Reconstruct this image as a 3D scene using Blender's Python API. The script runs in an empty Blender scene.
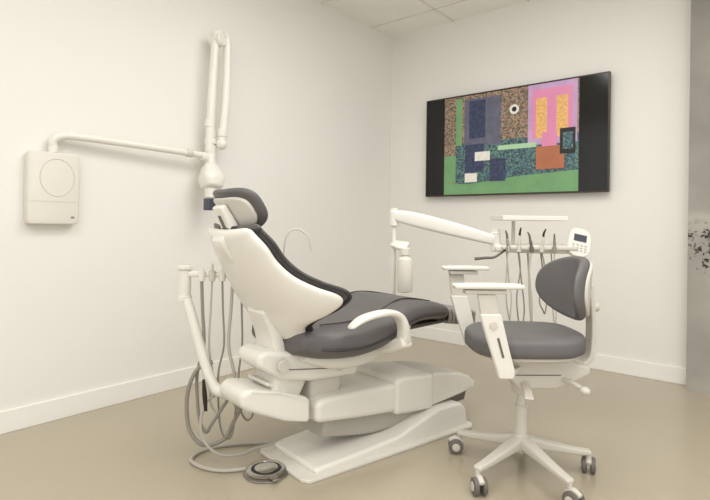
import bpy, math, random
from mathutils import Vector, Matrix
random.seed(4)
scene = bpy.context.scene
scene.view_settings.view_transform = 'Standard'
V = Vector
ORG = {}

# ------------------------------------------------------------------ materials
def srgb(r, g, b):
    f = lambda c: (c/255/12.92) if c/255 <= .04045 else ((c/255+.055)/1.055)**2.4
    return (f(r), f(g), f(b), 1)

def mat(name, col, rough=.5, metal=0, var=.04, scale=8, bump=0, bscale=200, emit=0, coat=0):
    m = bpy.data.materials.new(name); m.use_nodes = True
    nt = m.node_tree; b = nt.nodes['Principled BSDF']
    tc = nt.nodes.new('ShaderNodeTexCoord')
    no = nt.nodes.new('ShaderNodeTexNoise'); no.inputs['Scale'].default_value = scale
    no.inputs['Detail'].default_value = 4
    nt.links.new(tc.outputs['Object'], no.inputs['Vector'])
    cr = nt.nodes.new('ShaderNodeValToRGB')
    cr.color_ramp.elements[0].position = .3; cr.color_ramp.elements[1].position = .7
    cr.color_ramp.elements[0].color = tuple(c*(1-var) for c in col[:3])+(1,)
    cr.color_ramp.elements[1].color = tuple(min(1, c*(1+var)) for c in col[:3])+(1,)
    nt.links.new(no.outputs['Fac'], cr.inputs['Fac'])
    nt.links.new(cr.outputs['Color'], b.inputs['Base Color'])
    b.inputs['Roughness'].default_value = rough
    b.inputs['Metallic'].default_value = metal
    b.inputs['Coat Weight'].default_value = coat
    if emit:
        nt.links.new(cr.outputs['Color'], b.inputs['Emission Color'])
        b.inputs['Emission Strength'].default_value = emit
    if bump:
        n2 = nt.nodes.new('ShaderNodeTexNoise'); n2.inputs['Scale'].default_value = bscale
        nt.links.new(tc.outputs['Object'], n2.inputs['Vector'])
        bp = nt.nodes.new('ShaderNodeBump'); bp.inputs['Strength'].default_value = bump
        bp.inputs['Distance'].default_value = .002
        nt.links.new(n2.outputs['Fac'], bp.inputs['Height'])
        nt.links.new(bp.outputs['Normal'], b.inputs['Normal'])
    return m

def speckle(name, cols, scale, emit=.4):
    m = bpy.data.materials.new(name); m.use_nodes = True
    nt = m.node_tree; b = nt.nodes['Principled BSDF']
    tc = nt.nodes.new('ShaderNodeTexCoord')
    vo = nt.nodes.new('ShaderNodeTexVoronoi'); vo.inputs['Scale'].default_value = scale
    nt.links.new(tc.outputs['Object'], vo.inputs['Vector'])
    sp = nt.nodes.new('ShaderNodeSeparateColor')
    nt.links.new(vo.outputs['Color'], sp.inputs['Color'])
    cr = nt.nodes.new('ShaderNodeValToRGB'); cr.color_ramp.interpolation = 'CONSTANT'
    e = cr.color_ramp.elements
    e[0].color = cols[0]; e[0].position = 0
    e[1].color = cols[1]; e[1].position = 1/len(cols)
    for i in range(2, len(cols)):
        x = e.new(i/len(cols)); x.color = cols[i]
    nt.links.new(sp.outputs[0], cr.inputs['Fac'])
    nt.links.new(cr.outputs['Color'], b.inputs['Base Color'])
    nt.links.new(cr.outputs['Color'], b.inputs['Emission Color'])
    b.inputs['Emission Strength'].default_value = emit
    b.inputs['Roughness'].default_value = .4
    return m

M_wall = mat('wall_paint', srgb(236, 234, 229), .8, var=.006, scale=1.5, bump=.08, bscale=90)
M_ceil = mat('ceiling_tile', srgb(246, 244, 239), .85, var=.012, scale=30)
M_tbar = mat('ceiling_grid_paint', srgb(226, 221, 212), .6)
M_floor = mat('epoxy_floor', srgb(176, 166, 146), .19, var=.03, scale=1.3, bump=.015, bscale=30)
M_base = mat('baseboard_paint', srgb(243, 241, 236), .5, var=.01)
M_white = mat('ivory_enamel', srgb(231, 228, 220), .34, var=.01, coat=.2)
M_white2 = mat('warm_white_plastic', srgb(224, 220, 211), .42, var=.012)
M_wgrey = mat('stool_grey_plastic', srgb(209, 204, 195), .42, var=.012)
M_dark = mat('charcoal_upholstery', srgb(94, 91, 91), .48, var=.04, scale=14, bump=.25, bscale=350)
M_rib = mat('ribbed_vinyl', srgb(142, 138, 134), .5, var=.04)
M_dark2 = mat('stool_upholstery', srgb(102, 100, 100), .58, var=.04, scale=14, bump=.25, bscale=350)
M_piping = mat('black_piping', srgb(48, 45, 45), .55)
M_black = mat('black_rubber', srgb(28, 27, 28), .5)
M_gloss = mat('glossy_black_screen', srgb(10, 9, 9), .12)
M_hose = mat('grey_hose', srgb(186, 181, 171), .5)
M_hosed = mat('dark_grey_hose', srgb(144, 139, 130), .5)
M_gap = mat('shadow_grey_plastic', srgb(104, 99, 93), .6)
M_skirt = mat('pale_grey_skirt', srgb(176, 171, 162), .6)
M_chrome = mat('brushed_chrome', srgb(190, 187, 180), .25, metal=1)
M_steel = mat('pedal_steel', srgb(150, 145, 137), .32, metal=.85)
M_wheel = mat('caster_tyre', srgb(108, 103, 97), .5)
M_disp = mat('display_glass', srgb(66, 72, 84), .2)
M_bottle = mat('frosted_bottle', srgb(226, 221, 210), .25, coat=.5)

def concrete():
    m = bpy.data.materials.new('raw_concrete'); m.use_nodes = True
    nt = m.node_tree; b = nt.nodes['Principled BSDF']
    tc = nt.nodes.new('ShaderNodeTexCoord')
    no = nt.nodes.new('ShaderNodeTexNoise'); no.inputs['Scale'].default_value = 3; no.inputs['Detail'].default_value = 9
    nt.links.new(tc.outputs['Object'], no.inputs['Vector'])
    cr = nt.nodes.new('ShaderNodeValToRGB')
    cr.color_ramp.elements[0].position = .3; cr.color_ramp.elements[0].color = srgb(152, 148, 141)
    cr.color_ramp.elements[1].position = .7; cr.color_ramp.elements[1].color = srgb(178, 174, 166)
    nt.links.new(no.outputs['Fac'], cr.inputs['Fac'])
    n2 = nt.nodes.new('ShaderNodeTexNoise'); n2.inputs['Scale'].default_value = 26; n2.inputs['Detail'].default_value = 6
    n2.inputs['Roughness'].default_value = .75
    nt.links.new(tc.outputs['Object'], n2.inputs['Vector'])
    r2 = nt.nodes.new('ShaderNodeValToRGB')
    r2.color_ramp.elements[0].position = .545; r2.color_ramp.elements[0].color = (0, 0, 0, 1)
    r2.color_ramp.elements[1].position = .56; r2.color_ramp.elements[1].color = (1, 1, 1, 1)
    nt.links.new(n2.outputs['Fac'], r2.inputs['Fac'])
    sx = nt.nodes.new('ShaderNodeSeparateXYZ'); nt.links.new(tc.outputs['Object'], sx.inputs['Vector'])
    r3 = nt.nodes.new('ShaderNodeMapRange')
    r3.inputs['From Min'].default_value = .17; r3.inputs['From Max'].default_value = .11
    ab = nt.nodes.new('ShaderNodeMath'); ab.operation = 'ADD'; ab.inputs[1].default_value = .46
    nt.links.new(sx.outputs['Z'], ab.inputs[0])
    a2 = nt.nodes.new('ShaderNodeMath'); a2.operation = 'ABSOLUTE'; nt.links.new(ab.outputs[0], a2.inputs[0])
    nt.links.new(a2.outputs[0], r3.inputs['Value'])
    mu = nt.nodes.new('ShaderNodeMath'); mu.operation = 'MULTIPLY'
    nt.links.new(r2.outputs['Color'], mu.inputs[0]); nt.links.new(r3.outputs[0], mu.inputs[1])
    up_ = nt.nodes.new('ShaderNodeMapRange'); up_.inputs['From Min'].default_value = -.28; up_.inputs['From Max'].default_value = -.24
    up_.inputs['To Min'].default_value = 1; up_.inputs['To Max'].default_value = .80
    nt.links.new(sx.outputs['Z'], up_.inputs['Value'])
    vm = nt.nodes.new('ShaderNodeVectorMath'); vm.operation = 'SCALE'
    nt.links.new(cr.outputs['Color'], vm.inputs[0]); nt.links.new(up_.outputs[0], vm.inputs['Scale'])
    mx = nt.nodes.new('ShaderNodeMix'); mx.data_type = 'RGBA'
    nt.links.new(mu.outputs[0], mx.inputs['Factor'])
    nt.links.new(vm.outputs[0], mx.inputs[6]); mx.inputs[7].default_value = srgb(44, 40, 40)
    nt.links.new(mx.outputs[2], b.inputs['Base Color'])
    b.inputs['Roughness'].default_value = .7
    bp = nt.nodes.new('ShaderNodeBump'); bp.inputs['Strength'].default_value = .2; bp.inputs['Distance'].default_value = .01
    nt.links.new(no.outputs['Fac'], bp.inputs['Height']); nt.links.new(bp.outputs['Normal'], b.inputs['Normal'])
    return m
M_conc = concrete()

# ------------------------------------------------------------------ geometry
def catmull(keys, sub):
    n = len(keys)
    if n < 3 or sub <= 1: return [tuple(k) for k in keys]
    out = []
    for i in range(n-1):
        p0 = keys[max(i-1, 0)]; p1 = keys[i]; p2 = keys[i+1]; p3 = keys[min(i+2, n-1)]
        for s in range(sub):
            t = s/sub
            out.append(tuple(.5*((2*b)+(-a+c)*t+(2*a-5*b+4*c-d)*t*t+(-a+3*b-3*c+d)*t**3)
                             for a, b, c, d in zip(p0, p1, p2, p3)))
    out.append(tuple(keys[-1]))
    return out

def sring(e, n):
    r = []
    for i in range(n):
        a = 2*math.pi*i/n
        c, s = math.cos(a), math.sin(a)
        r.append((math.copysign(abs(c)**(2/e), c), math.copysign(abs(s)**(2/e), s)))
    return r

class G:
    def __init__(s): s.v = []; s.f = []; s.m = []
    def add(s, vs, fs, m=0):
        o = len(s.v); s.v += [V(p) for p in vs]
        for f in fs: s.f.append([i+o for i in f]); s.m.append(m)
        return s
    def rings(s, rs, m=0, cap=True):
        n = len(rs[0]); vs = [p for r in rs for p in r]; fs = []
        for j in range(len(rs)-1):
            for i in range(n):
                a = j*n+i; b = j*n+(i+1) % n
                fs.append([a, b, b+n, a+n])
        if cap:
            fs.append(list(range(n))[::-1]); fs.append([(len(rs)-1)*n+i for i in range(n)])
        return s.add(vs, fs, m)
    def box(s, c, size, rot=None, m=0):
        x, y, z = [q/2 for q in size]
        R = rot or Matrix.Identity(3)
        vs = [V(c)+R @ V(p) for p in ((-x,-y,-z),(x,-y,-z),(x,y,-z),(-x,y,-z),(-x,-y,z),(x,-y,z),(x,y,z),(-x,y,z))]
        return s.add(vs, [[0,3,2,1],[4,5,6,7],[0,1,5,4],[1,2,6,5],[2,3,7,6],[3,0,4,7]], m)
    def lathe(s, prof, o=(0,0,0), ax=(0,0,1), n=32, m=0):
        q = V((0,0,1)).rotation_difference(V(ax).normalized())
        rs = []
        for r, z in prof:
            rs.append([V(o)+q @ V((r*math.cos(2*math.pi*i/n), r*math.sin(2*math.pi*i/n), z)) for i in range(n)])
        return s.rings(rs, m)
    def cyl(s, a, b, r0, r1=None, n=24, m=0):
        a, b = V(a), V(b); L = (b-a).length; r1 = r0 if r1 is None else r1
        k = min(r0, r1, L/2)*.18
        return s.lathe([(r0-k, 0), (r0, k), (r1, L-k), (r1-k, L)], a, b-a, n, m)
    def ball(s, c, r, sc=(1,1,1), m=0, n=20):
        rs = []
        for j in range(1, 12):
            a = math.pi*j/12
            rs.append([V(c)+V((r*sc[0]*math.sin(a)*math.cos(2*math.pi*i/n), r*sc[1]*math.sin(a)*math.sin(2*math.pi*i/n), -r*sc[2]*math.cos(a))) for i in range(n)])
        return s.rings(rs, m)
    def tube(s, pts, r, sub=8, n=12, m=0):
        keys = [tuple(p)+((r[i] if isinstance(r, (list, tuple)) else r),) for i, p in enumerate(pts)]
        k = catmull(keys, sub)
        P = [V(q[:3]) for q in k]; rs = []
        T = [(P[min(i+1, len(P)-1)]-P[max(i-1, 0)]).normalized() for i in range(len(P))]
        u = T[0].orthogonal().normalized()
        for i, p in enumerate(P):
            u = (u-T[i]*u.dot(T[i])).normalized(); w = T[i].cross(u); R = k[i][3]
            rs.append([p+u*R*math.cos(2*math.pi*j/n)+w*R*math.sin(2*math.pi*j/n) for j in range(n)])
        return s.rings(rs, m)
    def beam(s, keys, side=(0,1,0), e=4, n=28, sub=6, er=.01, m=0):
        k = catmull(keys, sub); P = [V(q[:3]) for q in k]; S = V(side).normalized()
        T = [(P[min(i+1, len(P)-1)]-P[max(i-1, 0)]).normalized() for i in range(len(P))]
        un = sring(e, n); rs = []
        def ring(p, t, a, b):
            A = (S-t*S.dot(t)).normalized(); B = t.cross(A)
            return [p+A*a*x+B*b*y for x, y in un]
        L = [(P[i], T[i], k[i][3], k[i][4]) for i in range(len(P))]
        pre = []; post = []
        for ph in (80, 60, 40, 20):
            a = math.radians(ph); of = er*math.sin(a); sh = er*(1-math.cos(a))
            p, t, hw, hh = L[0]; pre.append(ring(p-t*(of), t, max(hw-sh, .001), max(hh-sh, .001)))
            p, t, hw, hh = L[-1]; post.append(ring(p+t*(of), t, max(hw-sh, .001), max(hh-sh, .001)))
        rs = pre+[ring(*q) for q in L]+post[::-1]
        return s.rings(rs, m)
    def stack(s, a, b, prof, c=(0,0,0), e=2.6, n=40, m=0):
        un = sring(e, n)
        return s.rings([[V(c)+V((a*k*x, b*k*y, z)) for x, y in un] for z, k in prof], m)
    def bent(s, base, up, fwd, L, wk, th, bend, off=0, e=2.6, n=40, er=.02, curve=0, m=0, power=2, grow=0):
        up = V(up).normalized(); fwd = V(fwd).normalized(); side = fwd.cross(up).normalized()
        k = catmull([tuple(w) for w in wk], 6); un = sring(e, n); rs = []
        wmax = max(w[1] for w in wk)
        full = [(q[0], q[1]+grow, th) for q in k]
        a0 = []; a1 = []
        for ph in (85, 60, 40, 20):
            a = math.radians(ph); o = er*math.sin(a)/L; sh = 1-math.cos(a)
            a0.append((k[0][0]-o-grow/L*.5, max(k[0][1]+grow-er*sh*1.2, .01), th*(1-sh*.9)))
            a1.append((k[-1][0]+o+grow/L*.5, max(k[-1][1]+grow-er*sh*1.2, .01), th*(1-sh*.9)))
        for v, w, t in a0+full+a1[::-1]:
            rs.append([V(base)+up*L*v+side*w*x+fwd*(off+t*y+bend*(abs(w*x)/wmax)**power+curve*math.sin(math.pi*min(max(v,0),1))) for x, y in un])
        return s.rings(rs, m)
    def pad(s, base, up, fwd, a, b, th, bend, off=0, e=2.5, n=56, m=0, sk=0):
        up = V(up).normalized(); fwd = V(fwd).normalized(); side = fwd.cross(up).normalized()
        un = sring(e, n); rs = []
        prof = []
        for i in range(0, 19):
            t = math.pi*(i/18-.5)
            k = 1-(th/ a)*(1-math.cos(t)); prof.append((k, math.sin(t)*th))
        inner = [.06, .3, .6, .8]
        full = [(q, -th) for q in inner]+prof+[(q, th) for q in inner[::-1]]
        for k, o in full:
            rs.append([V(base)+side*a*k*x*(1+sk*y*k)+up*b*k*y+fwd*(off+o+bend*(k*x)**2) for x, y in un])
        return s.rings(rs, m)
    def prism(s, pts, z0, z1, m=0):
        n = len(pts)
        vs = [(x, y, z0) for x, y in pts]+[(x, y, z1) for x, y in pts]
        return s.add(vs, [list(range(n))[::-1], [n+i for i in range(n)]]+[[i, (i+1) % n, n+(i+1) % n, n+i] for i in range(n)], m)
    def sideprism(s, pts, y0, y1, m=0):
        n = len(pts)
        vs = [(x, y0, z) for x, z in pts]+[(x, y1, z) for x, z in pts]
        return s.add(vs, [list(range(n))[::-1], [n+i for i in range(n)]]+[[i, (i+1) % n, n+(i+1) % n, n+i] for i in range(n)], m)

def mk(name, g, mats, parent=None, bevel=0, sharp=35, label=None, seg=3):
    if not isinstance(mats, (list, tuple)): mats = [mats]
    vs = g.v
    lo = V([min(v[i] for v in vs) for i in range(3)]); hi = V([max(v[i] for v in vs) for i in range(3)])
    c = (lo+hi)/2
    me = bpy.data.meshes.new(name)
    me.from_pydata([v-c for v in vs], [], g.f)
    import bmesh
    bm = bmesh.new(); bm.from_mesh(me); bmesh.ops.recalc_face_normals(bm, faces=bm.faces); bm.to_mesh(me); bm.free()
    for m_ in mats: me.materials.append(m_)
    for p, mi in zip(me.polygons, g.m): p.material_index = mi; p.use_smooth = True
    ob = bpy.data.objects.new(name, me); scene.collection.objects.link(ob)
    if bevel:
        b = ob.modifiers.new('bevel', 'BEVEL'); b.width = bevel; b.segments = seg; b.limit_method = 'ANGLE'; b.harden_normals = True
        b.angle_limit = math.radians(30)
    else:
        me.set_sharp_from_angle(angle=math.radians(sharp))
    ORG[ob.name] = c
    if parent is not None:
        ob.parent = parent; ob.location = c-ORG.get(parent.name, V((0,0,0)))
    else: ob.location = c
    if label: ob['label'] = label
    return ob

def thing(name, loc, rz, label, category, group=None):
    e = bpy.data.objects.new(name, None); scene.collection.objects.link(e)
    e.empty_display_size = .1; e.location = loc; e.rotation_euler = (0, 0, rz)
    e['label'] = label; e['category'] = category
    if group: e['group'] = group
    ORG[e.name] = V((0,0,0))
    return e

# ------------------------------------------------------------------ room
C = V((.309, 4.534, 0)); RA = math.radians(-39.6)
RM = Matrix.Translation(C) @ Matrix.Rotation(RA, 4, 'Z')
H = 2.60
def room(name, g, m, bevel=0):
    ob = mk(name, g, m, bevel=bevel)
    ob.matrix_world = RM @ Matrix.Translation(ob.location)
    ob['kind'] = 'structure'
    return ob
room('floor', G().box((2.6, -2.75, -.05), (5.4, 5.7, .1)), M_floor)
room('wall_left', G().box((-.06, -2.75, H/2), (.12, 5.7, H+.0)), M_wall)
room('wall_back', G().box((2.66, .06, H/2), (5.32, .12, H)), M_wall)
room('ceiling', G().box((2.6, -2.75, H+.05), (5.4, 5.7, .1)), M_ceil)
g = G()
for i in range(1, 8): g.box((i*.61-.0, -2.75, H-.002), (.014, 5.5, .006))
for j in range(0, 9): g.box((2.6, -.30-j*.61, H-.0022), (5.2, .014, .0056))
room('trim_1', g, M_tbar)
room('baseboard_left', G().box((.007, -2.8, .05), (.014, 5.5, .1)), M_base, .003)
room('baseboard_back', G().box((1.125, -.007, .05), (2.22, .014, .1)), M_base, .003)
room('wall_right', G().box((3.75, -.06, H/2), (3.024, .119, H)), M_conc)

# ------------------------------------------------------------------ television
uv = V((math.cos(RA), math.sin(RA), 0)); nv = V((-math.sin(RA), math.cos(RA), 0))
tvc = C+uv*1.096
tv = thing('television', (tvc.x, tvc.y, 1.576), RA, 'large flat black wall-mounted television showing a colourful collage', 'television')
mk('casing', G().box((0, -.045, 0), (1.39, .03, .79)), M_black, tv, .004)
mk('wall_bracket', G().box((0, -.0155, 0), (.5, .029, .35)), M_black, tv)
mk('bezel', G().box((0, -.0605, .390), (1.39, .004, .008)).box((0, -.0605, -.390), (1.39, .004, .010)).box((-.691, -.0605, 0), (.008, .004, .772)).box((.691, -.0605, 0), (.008, .004, .772)), mat('bezel_metal', srgb(70, 64, 58), .35, metal=.6), tv)
S = [M_gloss,
     speckle('collage_wall', [srgb(116,94,76), srgb(146,130,104), srgb(88,90,76), srgb(142,110,98), srgb(78,64,60)], 110),
     speckle('collage_teal', [srgb(54,80,86), srgb(74,106,106), srgb(50,66,86), srgb(88,118,104), srgb(46,58,66)], 100),
     mat('collage_green', srgb(98,138,94), .4, var=.1, emit=.4),
     mat('collage_slate', srgb(84,84,100), .4, var=.2, scale=18, emit=.4),
     mat('collage_lilac', srgb(166,134,168), .4, var=.12, emit=.42),
     mat('collage_ochre', srgb(196,152,94), .4, var=.22, scale=50, emit=.42),
     mat('collage_navy', srgb(46,54,80), .4, var=.4, scale=35, emit=.35),
     mat('collage_pink', srgb(190,118,150), .4, emit=.42),
     mat('collage_rust', srgb(152,92,64), .4, var=.1, emit=.4),
     mat('collage_cream', srgb(200,196,186), .4, var=.1, scale=30, emit=.4),
     mat('collage_ink', srgb(26,26,30), .4, emit=.2),
     mat('collage_mint', srgb(146,178,142), .4, emit=.42)]
g = G(); lay = [0]
PX0, PW, PZ0, PH = -.524, 1.03, -.383, .766
def poly(pts, m):
    lay[0] += 1; y = -.0605-.00025*lay[0]
    g.add([(PX0+a*PW, y, PZ0+b*PH) for a, b in pts], [list(range(len(pts)))], m)
def rect(a, b, c, d, m): poly([(a, b), (c, b), (c, d), (a, d)], m)
def disc(a, b, r, m, sx=1): poly([(a+r*sx*math.cos(t*math.pi/9), b+r*1.34*math.sin(t*math.pi/9)) for t in range(18)], m)
g.add([(-.687, -.0604, -.385), (.687, -.0604, -.385), (.687, -.0604, .386), (-.687, -.0604, .386)], [[0, 1, 2, 3]], 0)
# plain abstract colour-patch picture
rect(0, 0, 1, 1, 1); rect(.1, .1, 1, .52, 2)
poly([(0, 0), (1, 0), (1, .19), (.6, .16), (.2, .1), (0, .12)], 3); rect(0, .12, .10, .40, 3)
rect(.10, .5, .15, .98, 3)
rect(.17, .48, .46, .96, 4); rect(.21, .56, .34, .94, 7)
rect(.66, .44, .99, 1, 5); rect(.69, .5, .96, .95, 8)
for a, b in ((.715, .79), (.855, .93)): rect(a, .50, b, .87, 6)
disc(.56, .80, .035, 10); disc(.56, .80, .018, 11)
rect(.44, .42, .72, .465, 12)
rect(.18, .22, .33, .50, 7); rect(.26, .33, .38, .42, 10); rect(.38, .12, .50, .34, 7); rect(.18, .12, .28, .21, 10)
rect(.76, .42, .86, .55, 8); rect(.72, .21, .91, .42, 9)
rect(.88, .34, .98, .57, 11); rect(.90, .38, .965, .53, 2)
mk('screen', g, S, tv)

# ------------------------------------------------------------------ x-ray unit on left wall
xo = C-nv*2.745
xr = thing('dental_xray_unit', (xo.x, xo.y, 1.098), RA, 'white wall-mounted dental x-ray unit with long folded jointed arm', 'x-ray machine')
g = G().beam([(.010, 0, 0, .110, .168), (.048, 0, 0, .110, .168)], (0, 1, 0), 14, 56, er=.008)
mk('control_box', g, M_white2, xr)
def ringpts(c, r, n=28, sy=1, sz=1):
    return [(c[0], c[1]+r*sy*math.cos(2*math.pi*i/n), c[2]+r*sz*math.sin(2*math.pi*i/n)) for i in range(n+1)]
mk('cover_ring', G().tube(ringpts((.0560, .012, .050), .074, sz=1.18), .0022, 1, 8), M_wgrey, xr)
mk('cover_seam', G().box((.0562, .0, -.062), (.0016, .198, .003)), M_wgrey, xr)
mk('indicator_label', G().box((.0565, .08, -.135), (.0022, .014, .010)), M_hosed, xr)
mk('pivot', G().cyl((.035, -.0, .165), (.035, -.0, .195), .022), M_white, xr)
arm = G().tube([(.035, 0, .19), (.038, .0, .224), (.048, .035, .248), (.062, .12, .252), (.08, .44, .245), (.09, .72, .238), (.095, .79, .236)], [.019, .020, .020, .019, .018, .018, .019])
mk('horizontal_arm', arm, M_white, xr)
mk('arm_collar', G().cyl((.087, .66, .2395), (.0895, .70, .2385), .0225), M_wgrey, xr)
g = G().cyl((.095, .815, .18), (.095, .815, .30), .031).cyl((.095, .815, .305), (.095, .815, .335), .034).cyl((.095, .815, .34), (.095, .815, .385), .028)
g.cyl((.095, .80, .222), (.095, .76, .232), .025)
mk('elbow_joint', g, M_white, xr)
g = G().tube([(.10, .805, .26), (.105, .815, .60), (.105, .835, .93)], [.026, .025, .024], 6)
g.cyl((.1, .806, .40), (.1, .808, .45), .029)
mk('lower_scissor_arm', g, M_white, xr)
g = G().cyl((.06, .845, .92), (.15, .86, .92), .041).ball((.11, .852, .945), .036, (1, 1.2, 1))
mk('scissor_knuckle', g, M_white, xr)
g = G().tube([(.13, .90, .90), (.13, .893, .58), (.125, .872, .33)], [.024, .027, .028], 6).ball((.125, .87, .31), .034)
g.cyl((.125, .873, .35), (.126, .875, .40), .032)
g.tube([(.13, .865, .94), (.13, .89, .942), (.13, .90, .90)], .024, 6)
mk('upper_scissor_arm', g, M_white, xr)
g = G().beam([(.115, .80, .155, .048, .050), (.14, .795, .10, .068, .066), (.15, .79, .065, .058, .060)], (0, 1, 0), 3.0, 32, er=.024)
g.cyl((.112, .81, .15), (.105, .815, .24), .025)
mk('tube_head', g, M_white, xr)
mk('collimator', G().cyl((.15, .785, .05), (.15, .785, -.012), .036, .033), M_white, xr)
mk('head_display', G().beam([(.15, .785, -.018, .034, .026), (.15, .785, -.078, .034, .026)], (0, 1, 0), 9, er=.003), M_disp, xr, label='dark grey block under the head')

# ------------------------------------------------------------------ dental chair
ch = thing('dental_chair', (-.235, 2.03, 0), math.radians(40), 'reclining dental patient chair, charcoal upholstery on ivory shell and base', 'dental chair')
# low moulded foot: nearly flat rear pan rising into a raised front housing
g = G().sideprism([(.0, .008), (.0, .034), (.20, .042), (.42, .056), (.56, .092), (.68, .118), (.83, .112), (.862, .08), (.862, .008)], -.195, .195)
for v in g.v:
    v.y *= (.82+.18*min(v.x/.6, 1))*(1-.10*(v.z/.118))
mk('base_casting', g, M_white, ch, .016, seg=5)
mk('floor_plate', G().prism([(-.04, -.18), (.85, -.225), (.88, -.20), (.88, .20), (.85, .225), (-.04, .18), (-.06, .15), (-.06, -.15)], 0, .014), M_white2, ch, .004)
mk('lift_cover', G().sideprism([(.02, .190), (.02, .266), (.06, .282), (.44, .264), (.44, .140), (.25, .160)], -.135, .135), M_white, ch, .022, seg=6)
mk('front_cover', G().sideprism([(.43, .130), (.43, .278), (.47, .290), (.672, .270), (.672, .105)], -.145, .145), M_white, ch, .020, seg=6)
mk('end_cover', G().sideprism([(.668, .120), (.668, .264), (.70, .266), (.86, .238), (.94, .212), (.99, .170), (.985, .148), (.88, .132)], -.138, .138), M_white2, ch, .022, seg=6)
mk('cover_seam', G().box((.671, 0, .19), (.010, .266, .11)).box((.441, 0, .20), (.010, .262, .10)), M_gap, ch)
mk('front_gap_shade', G().sideprism([(.70, .09), (.70, .14), (.95, .150), (.93, .09)], -.115, .115), M_gap, ch)  # dark grey filler, paints in the shade of the gap under end_cover
mk('lift_link', G().beam([(.10, 0, .145, .085, .045), (.35, 0, .105, .095, .05), (.60, 0, .10, .11, .04)], (0, 1, 0), 6, er=.01), M_skirt, ch)
g = G().sideprism([(-.275, .305), (-.275, .350), (-.24, .364), (-.13, .335), (.0, .290), (.0, .195), (-.11, .226), (-.25, .284)], -.123, .123)
for v in g.v: v.y *= (.72+.28*min((v.x+.275)/.15, 1))
mk('rear_support_casting', g, M_white, ch, .020, seg=5)
mk('support_cap', G().box((-.10, 0, .341), (.13, .15, .012), Matrix.Rotation(math.radians(17), 3, 'Y')), M_white2, ch, .003)
g = G().sideprism([(-.205, .430), (-.205, .474), (-.17, .485), (-.02, .462), (.13, .435), (.24, .40), (.24, .335), (.0, .350), (-.12, .376)], -.115, .115)
for v in g.v: v.y *= (.70+.30*min((v.x+.205)/.12, 1))
mk('seat_frame', g, M_white, ch, .020, seg=5)
mk('frame_seam', G().box((.03, -.1155, .395), (.28, .004, .003), Matrix.Rotation(math.radians(8), 3, 'Y')), M_gap, ch)
mk('frame_column', G().beam([(-.10, 0, .27, .08, .065), (-.05, 0, .38, .08, .075)], (0, 1, 0), 7, er=.01), M_white2, ch)
mk('lift_column', G().beam([(.10, 0, .25, .08, .075), (.12, 0, .40, .08, .085)], (0, 1, 0), 7, er=.01), M_wgrey, ch)
g = G().beam([(-.02, 0, .445, .15, .025), (.10, 0, .424, .19, .042), (.25, 0, .434, .19, .050), (.38, 0, .472, .17, .040), (.52, 0, .500, .13, .026)], (0, 1, 0), 3.2, 36, er=.02)
mk('seat_pan', g, M_white, ch)
mk('back_arm', G().beam([(-.085, 0, .36, .08, .03), (-.10, 0, .44, .078, .028), (-.12, 0, .53, .07, .022), (-.165, 0, .62, .06, .014)], (0, 1, 0), 7, er=.010), M_white, ch)
g = G().beam([(-.06, 0, .512, .20, .054), (0, 0, .508, .25, .064), (.12, 0, .508, .285, .068), (.26, 0, .527, .275, .068), (.40, 0, .566, .245, .062), (.52, 0, .574, .22, .052), (.64, 0, .562, .198, .044), (.70, 0, .553, .19, .040)], (0, 1, 0), 3.4, 48, er=.03)
seat = mk('seat_cushion', g, M_dark, ch)
g = G()
for sgn in (-1, 1):
    g.tube([(.0, sgn*.17, .574), (.14, sgn*.19, .578), (.28, sgn*.18, .598), (.42, sgn*.15, .629), (.52, sgn*.14, .626), (.66, sgn*.12, .601)], .003, 6, 6)
g.tube([(-.04, -.240, .50), (.02, -.268, .495), (.12, -.287, .497), (.26, -.277, .515), (.40, -.248, .55), (.52, -.223, .56), (.68, -.193, .546)], .0035, 6, 8)
mk('piping', g, M_piping, seat)
g = G().beam([(.73, 0, .530, .168, .028), (.925, 0, .492, .150, .022)], (0, 1, 0), 5, 36, er=.016)
for i in range(8):
    x = .732+i*.028; z = .560-(x-.73)*.17
    g.tube([(x, -.150+i*.002, z-.058), (x, -.178+i*.002, z-.050), (x, -.182+i*.002, z-.020), (x, -.160, z+.004), (x, -.05, z+.008), (x, .05, z+.008), (x, .16, z+.004), (x, .175, z-.03)], .0080, 4, 8, m=1)
mk('toe_board', g, [M_piping, M_rib], ch)
mk('toe_frame', G().beam([(.45, 0, .49, .12, .014), (.80, 0, .490, .10, .010)], (0, 1, 0), 5, er=.01), M_gap, ch)
# backrest
th = math.radians(32); up = V((-math.sin(th), 0, math.cos(th))); fw = V((math.cos(th), 0, math.sin(th)))
bb = V((-.045, 0, .495)); BL = .475
wk = [(-.02, .155), (.08, .160), (.16, .175), (.22, .225), (.275, .310), (.335, .358), (.41, .352), (.51, .300), (.63, .246), (.76, .212), (.89, .196), (1, .168)]
BD = .120; WM = .358
g = G().bent(bb, up, fw, BL, wk, .024, BD, off=-.004, e=2.8, er=.03, curve=-.016)
back = mk('backrest_shell', g, M_white, ch)
g = G().bent(bb, up, fw, BL, wk, .014, BD, off=.026, e=3, er=.024, curve=-.016, grow=.008)
cush = mk('backrest_cushion', g, M_dark, ch)
g = G()
side = fw.cross(up).normalized()
KS = catmull(wk, 12)
def bpt(v, s_, off):
    w = min(KS, key=lambda q: abs(q[0]-v))[1]+.008
    return bb+up*BL*v+side*s_*(w+.001)+fw*(off+BD*(w/WM)**2-.016*math.sin(math.pi*max(v, 0)))
for s_ in (-1, 1):
    g.tube([bpt(v/30, s_, .018) for v in range(0, 31)], .0065, 3, 8)
g.tube([bpt(1, -1, .018), bb+up*BL*1.035+side*-.10+fw*.035, bb+up*BL*1.05+fw*.018, bb+up*BL*1.035+side*.10+fw*.035, bpt(1, 1, .018)], .008, 6, 8)
mk('piping', g, M_piping, cush)
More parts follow.
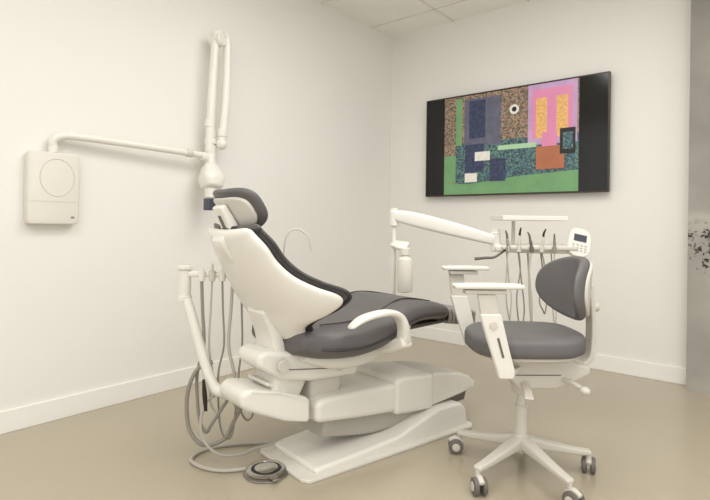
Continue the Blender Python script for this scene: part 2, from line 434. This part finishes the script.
# inner raised contour on the shell
mk('shell_panel', G().pad(bb+up*.25-fw*.030, up, fw, .10, .16, .006, .010, off=0, e=3.2, sk=-.25), M_white2, back, sharp=80)
# headrest
hb = V((-.240, 0, .912)); t2 = math.radians(34); hu = V((-math.sin(t2), 0, math.cos(t2))); hf = V((math.cos(t2), 0, math.sin(t2)))
hc = hb+hu*.082
mk('headrest_pad', G().pad(hc, hu, hf, .150, .088, .013, .040, off=.022, e=3.0), M_dark, ch, sharp=80)
mk('headrest_backing', G().pad(hc-hu*.004, hu, hf, .126, .068, .007, .030, off=.003, e=3.0), M_wgrey, ch, sharp=80)
g = G().beam([tuple(bb+up*(BL-.09)-fw*.026)+(.036, .010), tuple(bb+up*BL-fw*.028)+(.042, .014), tuple(hb+hu*.02-hf*.030)+(.042, .018), tuple(hb+hu*.12-hf*.018)+(.036, .014)], (0, 1, 0), 7, er=.008)
mk('headrest_bracket', g, M_white, ch)
mk('bracket_slot', G().beam([tuple(hb+hu*.015-hf*.0475)+(.008, .003), tuple(hb+hu*.095-hf*.036)+(.008, .003)], (0, 1, 0), 4, er=.002), M_gap, ch)
mk('headrest_lever', G().cyl(hb+hu*.02-hf*.04+V((0, -.056, 0)), hb+hu*.02-hf*.04+V((0, .056, 0)), .014), M_wgrey, ch)
# armrests
for s_ in (-1, 1):
    y = .322*s_
    g = G().beam([(.03, y, .590, .018, .007), (.07, y, .608, .024, .010), (.13, y, .619, .026, .011), (.21, y, .620, .026, .012), (.262, y+.0*s_, .598, .025, .014), (.286, y, .555, .025, .018), (.298, y-.01*s_, .505, .026, .025)], (0, 1, 0), 3.0, 28, er=.014)
    mk('armrest', g, M_white, ch)
    g = G().beam([(.298, y, .50, .03, .025), (.285, y-.08*s_, .465, .03, .022), (.265, y-.20*s_, .45, .03, .018)], (1, 0, 0), 4, er=.01)
    mk('armrest_mount', g, M_white2, ch)
g = G().tube([(.03, .15, .66), (.03, .13, .84), (.04, .12, .905), (.075, .10, .925), (.11, .07, .895), (.12, .06, .83)], .0035)
mk('grab_handle', g, M_wgrey, ch)
mk('pivot_cap', G().cyl((-.12, -.112, .43), (-.12, -.123, .43), .024), M_wgrey, ch)
mk('pivot_cap', G().cyl((.14, -.112, .388), (.14, -.125, .388), .018), M_wgrey, ch)

# ------------------------------------------------------------------ assistant arm
aa = thing('assistant_instrument_arm', (-.68, 2.06, 0), math.radians(8), 'white assistant arm with hanging grey suction hoses beside the chair', 'dental instrument holder')
g = G().cyl((0, 0, .645), (0, 0, .76), .024).cyl((0, 0, .76), (0, 0, .774), .03).cyl((0, 0, .635), (0, 0, .655), .028)
mk('joint', g, M_white, aa)
g = G().tube([(0, 0, .66), (.025, -.02, .60), (.07, -.05, .46), (.115, -.08, .34), (.16, -.11, .30), (.28, -.11, .31)], [.018, .02, .02, .02, .024, .028])
mk('support_arm', g, M_white, aa)
g = G().beam([(0, 0, .742, .016, .011), (.12, -.01, .739, .018, .011), (.235, -.02, .737, .018, .011)], (0, 1, 0), 4, er=.01)
hold = mk('holder_bar', g, M_white, aa)
for i, x in enumerate((.07, .11, .15, .19, .225)):
    g = G().cyl((x, -.03, .715), (x, -.03, .757), .013, .014).cyl((x, -.03, .757), (x, -.03, .785 if i % 2 else .772), .006)
    mk('instrument_tip', g, M_wgrey if i % 2 else M_white, aa)
    r = .0065 if i in (0, 3) else .004
    wob = [.012, -.008, .010, -.012, .006][i]
    low = [.13, .20, .10, .22, .17][i]
    g = G().tube([(x, -.03, .715), (x+wob*.4, -.032, .60), (x+wob, -.035, .46), (x-wob, -.04, .34), (x+.0, -.05, low+.05), (x+.03, -.07, low), (x+.055, -.09, low+.04), (.20+.010*i, -.11, .29)], r, 8, 10)
    mk('suction_hose', g, [M_hosed, M_hose][i % 2], aa)
g = G().tube([(.12, -.06, .40), (.06, -.06, .37), (.025, -.06, .27), (.035, -.06, .14), (.09, -.07, .08), (.17, -.07, .10), (.21, -.09, .18), (.26, -.11, .28)], .008)
mk('umbilical_hose', g, M_hosed, aa)
g = G().tube([(.17, -.08, .29), (.10, -.09, .25), (.085, -.1, .14), (.14, -.1, .06), (.22, -.06, .03), (.30, .0, .03), (.40, .05, .03)], .006)
mk('supply_hose', g, M_hose, aa)
mk('spray_grip', G().tube([(.095, -.12, .35), (.10, -.12, .29), (.105, -.12, .23)], [.005, .009, .006]), M_black, aa)

# ------------------------------------------------------------------ foot control
fc = thing('foot_control', (-.325, 1.950, 0), 0, 'round metal foot control disc with grey cable on the floor', 'foot pedal')
mk('pedal_base', G().lathe([(.082, 0), (.086, .003), (.085, .006), (.078, .010)]), M_steel, fc)
mk('pedal_ring', G().lathe([(.070, .009), (.076, .014), (.070, .018), (.058, .019), (.056, .016)]), M_chrome, fc)
mk('pedal_gap', G().lathe([(.058, .012), (.058, .0175), (.04, .0175)]), M_black, fc)
mk('pedal_disc', G().lathe([(.044, .014), (.044, .021), (.036, .025), (.01, .027)]), M_chrome, fc)
mk('pedal_lever', G().beam([(.03, -.06, .018, .014, .004), (.05, -.085, .016, .012, .004)], (1, 0, 0), 4, er=.004), M_steel, fc)
g = G().tube([(-.08, .01, .010), (-.16, -.005, .008), (-.25, .02, .008), (-.315, .09, .008), (-.27, .19, .008), (-.13, .24, .008), (.0, .24, .012), (.07, .21, .02)], .007)
mk('pedal_cable', g, M_hose, fc)

# ------------------------------------------------------------------ delivery unit
du = thing('dental_delivery_unit', (.209, 2.75, 0), 0, 'white arm-mounted dental delivery unit with tray, handpieces and water bottle', 'dental instrument unit')
g = G().cyl((0, 0, .44), (0, 0, .98), .013).cyl((0, 0, .94), (0, 0, 1.025), .026).cyl((0, 0, 1.025), (0, 0, 1.037), .020)
mk('post', g, M_white, du)
g = G().beam([(0, 0, .45, .03, .022), (-.08, -.12, .44, .03, .022), (-.15, -.32, .425, .03, .02)], (1, 0, 0), 4, er=.01)
mk('mounting_bracket', g, M_white, du)
g = G().beam([(-.0, 0, 1.0, .026, .028), (.10, -.03, .98, .030, .038), (.30, -.09, .93, .030, .036), (.49, -.15, .88, .024, .026)], (.3, 1, 0), 4, er=.02)
mk('balance_arm', g, M_white, du)
g = G().cyl((.505, -.15, .82), (.505, -.15, .92), .025).cyl((.505, -.15, .92), (.505, -.15, .935), .019)
mk('arm_knuckle', g, M_white, du)
g = G().beam([(.505, -.15, .838, .05, .018), (.66, -.15, .838, .10, .022), (.85, -.15, .838, .10, .022)], (0, 1, 0), 6, er=.012)
mk('delivery_head', g, M_white, du)
mk('tray_stem', G().cyl((.60, -.13, .86), (.60, -.13, .975), .009), M_wgrey, du)
g = G().box((.665, -.15, .982), (.31, .22, .008))
for q in ((.665, -.26, .31, .006), (.665, -.04, .31, .006)): g.box((q[0], q[1], .990), (q[2], q[3], .022))
for x in (.51, .82): g.box((x, -.15, .990), (.006, .226, .022))
mk('tray', g, M_white, du, .0025)
mk('holder_rail', G().beam([(.51, -.265, .845, .014, .010), (.86, -.265, .845, .014, .010)], (0, 1, 0), 4, er=.008), M_wgrey, du)
mk('grip_handle', G().tube([(.53, -.24, .835), (.47, -.27, .80), (.42, -.28, .795), (.37, -.28, .79)], [.006, .006, .007, .008]), M_gap, du)
tipl = [.0, .015, -.006, .010, -.012]; lean = [-.012, .004, -.016, .010, -.004]; lows = [.50, .44, .47, .53, .45]; wid = [.034, .046, .026, .05, .036]
for i, x in enumerate((.53, .58, .642, .69, .752)):
    q = tipl[i]; L = lean[i]
    g = G().cyl((x, -.283, .825), (x, -.283, .852), .010)
    g.tube([(x, -.283, .84), (x+L*.3, -.285, .87), (x+L*.6, -.287, .89+q)], [.006, .0075, .006], 5, 12)
    g.tube([(x+L*.6, -.287, .888+q), (x+L*.8, -.289, .908+q), (x+L*1.5, -.295, .928+q)], [.0055, .005, .003], 5, 12, m=1)
    mk('handpiece', g, [[M_chrome, M_wgrey, M_gap, M_wgrey, M_hosed][i], [M_gap, M_black, M_gap, M_black, M_steel][i]], du)
    w = wid[i]; z = lows[i]
    g = G().tube([(x, -.283, .83), (x+.004+L, -.285, .74), (x-.006, -.28, .60), (x+w*.3, -.27, z+.015), (x+w*.75, -.24, z), (x+w*1.25, -.20, z+.10), (x+w*1.1, -.18, .66), (x+w*.7, -.17, .83)], .0036 if i != 2 else .005, 8, 8)
    mk('handpiece_hose', g, [M_hose, M_hosed][i % 2], du)
g = G().beam([(.84, -.15, .84, .02, .012), (.865, -.18, .83, .02, .012), (.87, -.22, .85, .02, .012)], (0, 1, 0), 4, er=.006)
mk('panel_bracket', g, M_white, du)
R = Matrix.Rotation(math.radians(12), 3, 'Y') @ Matrix.Rotation(math.radians(-14), 3, 'X')
g = G(); un = sring(3.0, 36)
pc = V((.882, -.25, .872))
g.rings([[pc+R @ V((.056*k*x, yy, .072*k*y)) for x, y in un] for yy, k in ((.012, .93), (.008, 1), (-.006, 1), (-.012, .94))])
pan = mk('control_panel', g, M_white, du)
mk('panel_display', G().box(pc+R @ V((0, -.0125, .022)), (.062, .003, .034), R), M_disp, pan)
g = G()
for r_ in range(3):
    for c_ in range(4): g.box(pc+R @ V((-.030+.020*c_, -.0125, -.014-.014*r_)), (.011, .003, .007), R)
mk('panel_buttons', g, M_hose, pan)
g = G().lathe([(.02, -.105), (.038, -.10), (.042, -.09), (.042, .05), (.038, .07), (.022, .085), (.019, .10)], (.055, -.07, .70))
mk('water_bottle', g, M_bottle, du)
mk('bottle_cap', G().cyl((.055, -.07, .79), (.055, -.07, .83), .028), M_white2, du)
mk('bottle_bracket', G().beam([(0, 0, .845, .022, .014), (.055, -.07, .835, .03, .012)], (1, -1, 0), 4, er=.01), M_white, du)

# ------------------------------------------------------------------ stool
st = thing('dental_stool', (.652, 1.985, 0), math.radians(182), 'wheeled dental stool, grey padded seat and backrest, white armrests', 'stool')
Z = .032
g = G().stack(.208, .205, [(.452+Z, .90), (.454+Z, .96), (.460+Z, .992), (.474+Z, 1), (.500+Z, .997), (.510+Z, .975), (.516+Z, .93), (.518+Z, .84), (.516+Z, .6), (.512+Z, .35), (.511+Z, .08)], e=3.0, n=56)
for v in g.v:
    if v.x > .05: v.z -= (v.x-.05)**2*.45
    if v.x < -.08: v.z += (-.08-v.x)**2*.6
seat = mk('seat_cushion', g, M_dark2, st, sharp=80)
mk('seat_pan', G().stack(.192, .190, [(.430+Z, .8), (.434+Z, .93), (.444+Z, 1), (.458+Z, 1)], e=2.9), M_wgrey, st)
g = G().sideprism([(.085, .395), (.085, .435), (.06, .464), (-.14, .464), (-.19, .44), (-.23, .432), (-.23, .402), (-.16, .368), (-.10, .345), (.04, .345)], -.09, .09)
mk('tilt_mechanism', g, M_wgrey, st, .012)
mk('mechanism_seam', G().box((-.03, .0905, .40), (.17, .003, .003)), M_gap, st)
mk('mechanism_collar', G().cyl((0, 0, .305), (0, 0, .348), .032, .045), M_wgrey, st)
mk('adjustment_lever', G().tube([(-.12, .08, .385), (-.145, .13, .38), (-.16, .165, .372)], .009).ball((-.163, .175, .370), .019, (1, 1.2, .8)), M_wgrey, st)
mk('height_lever', G().beam([(.02, .08, .375, .014, .005), (.03, .14, .362, .014, .005), (.04, .185, .345, .016, .005)], (1, 0, 0), 4, er=.004), M_wgrey, st)
mk('gas_column', G().cyl((0, 0, .12), (0, 0, .26), .024).cyl((0, 0, .25), (0, 0, .32), .016), M_wgrey, st)
mk('base_hub', G().cyl((0, 0, .085), (0, 0, .150), .038, .030), M_wgrey, st)
base_a = [math.radians(a-182) for a in (142, 218, 290, 357, 70)]
for a in base_a:
    d = V((math.cos(a), math.sin(a), 0)); n_ = V((-d.y, d.x, 0))
    g = G().beam([tuple(d*.02+V((0, 0, .120)))+(.026, .025), tuple(d*.10+V((0, 0, .108)))+(.022, .017), tuple(d*.20+V((0, 0, .092)))+(.018, .012), tuple(d*.258+V((0, 0, .086)))+(.016, .009)], n_, 4.5, er=.008)
    leg = mk('leg', g, M_wgrey, st)
for j, a in enumerate(base_a):
    p = V((math.cos(a), math.sin(a), 0))*.258
    b = a+math.radians([30, 60, 15, 70, 100][j]); d = V((math.cos(b), math.sin(b), 0)); ax = V((-d.y, d.x, 0)); p2 = p+d*.015
    g = G().cyl(p+V((0, 0, .062)), p+V((0, 0, .082)), .009)
    g.beam([tuple(p2+V((0, 0, .045))-d*.024)+(.010, .012), tuple(p2+V((0, 0, .060)))+(.011, .010), tuple(p2+V((0, 0, .052))+d*.024)+(.010, .008)], ax, 3, er=.004)
    cs = mk('caster', g, M_wgrey, st)
    for s_ in (-1, 1):
        g = G().lathe([(.022, 0), (.029, .003), (.031, .009), (.029, .016), (.022, .019)], p2+ax*(.006*s_)+V((0, 0, .031)), ax*s_)
        g.lathe([(.016, .017), (.016, .0205), (.010, .022)], p2+ax*(.006*s_)+V((0, 0, .031)), ax*s_, m=1)
        mk('wheel', g, [M_wheel, M_wgrey], cs)
t3 = math.radians(6); bu = V((-math.sin(t3), 0, math.cos(t3))); bf = V((math.cos(t3), 0, math.sin(t3)))
bk = V((-.232, 0, .712))
mk('backrest_pad', G().pad(bk, bu, bf, .180, .122, .020, .085, off=.02, e=2.3, sk=-.08), M_dark2, st, sharp=80)
mk('backrest_shell', G().pad(bk, bu, bf, .163, .108, .008, .070, off=-.006, e=2.3, sk=-.08), M_wgrey, st, sharp=80)
g = G().beam([(-.20, 0, .418, .028, .011), (-.24, 0, .425, .028, .011), (-.266, 0, .465, .028, .011), (-.270, 0, .58, .028, .009), (-.260, 0, .72, .026, .009)], (0, 1, 0), 6, er=.006)
mk('back_support', g, M_wgrey, st)
mk('back_knob', G().cyl((-.265, 0, .64), (-.298, 0, .64), .018), M_wgrey, st)
for (y, x0, hl, zt) in ((.215, .200, .112, .742), (-.215, .172, .090, .768)):
    s_ = 1 if y > 0 else -1
    g = G().beam([(x0-hl, y, zt, .034, .008), (x0, y, zt+.001, .038, .009), (x0+hl, y, zt, .032, .008)], (0, 1, 0), 5, er=.008)
    mk('armrest_pad', g, M_white2, st)
    g = G().beam([(x0-hl*.5, y, zt-.018, .024, .008), (x0+hl*.7, y, zt-.018, .024, .008)], (0, 1, 0), 6, er=.004)
    mk('armrest_slide', g, M_wgrey, st)
    yo = y+.010*s_
    pl = [(.240, zt-.026), (.176, zt-.026), (.158, .615), (.222, .615)]
    mk('armrest_upright', G().sideprism(pl, yo-.008, yo+.008), M_wgrey, st, .005)
    pl = [(.232, .650), (.158, .650), (.126, .52), (.108, .455), (.112, .428), (.162, .428), (.178, .48), (.208, .57)]
    mk('armrest_sleeve', G().sideprism(pl, yo-.012, yo+.012), M_white, st, .006)
    mk('sleeve_button', G().cyl((.186, yo+.010*s_, .612), (.186, yo+.018*s_, .612), .013), M_wgrey, st)
    mk('sleeve_slot', G().box((.160, yo+.0122*s_, .535), (.008, .002, .07), Matrix.Rotation(math.radians(16), 3, 'Y')), M_gap, st)
    g = G().beam([(.135, yo, .440, .026, .009), (.10, y-.07*s_, .430, .026, .009), (.05, y-.15*s_, .425, .026, .009)], (1, 0, 0), 7, er=.004, sub=2)
    mk('support_foot', g, M_white2, st)

# ------------------------------------------------------------------ light
def area(name, loc, size, energy, col=(1, .985, .955), rot=None, sy=None):
    l = bpy.data.lights.new(name, 'AREA'); l.energy = energy; l.color = col; l.size = size
    if sy: l.shape = 'RECTANGLE'; l.size_y = sy
    o = bpy.data.objects.new(name, l); scene.collection.objects.link(o); o.location = loc
    if rot: o.rotation_euler = rot
    return o
def rp(s, t, z): return C+uv*s-nv*t+V((0, 0, z))
for i, (s, t) in enumerate(((1.6, 1.9), (2.8, 2.2), (1.8, 3.9), (3.6, 3.9))):
    area('ceiling_lamp', rp(s, t, H-.03), .8, 22, rot=(0, 0, RA), sy=1.4)
w = bpy.data.worlds.new('World'); scene.world = w; w.use_nodes = True
w.node_tree.nodes['Background'].inputs[0].default_value = (1, .983, .95, 1)
w.node_tree.nodes['Background'].inputs[1].default_value = 1.18

# ------------------------------------------------------------------ camera
cd = bpy.data.cameras.new('camera'); cam = bpy.data.objects.new('camera', cd); scene.collection.objects.link(cam)
cd.sensor_width = 36; cd.lens = 36*513/710; cd.shift_y = -26/710; cd.clip_start = .05
cam.matrix_world = Matrix.Translation((0, 0, .95)) @ Matrix.Rotation(math.radians(90), 4, 'X') @ Matrix.Rotation(math.radians(.75), 4, 'Z')
scene.camera = cam
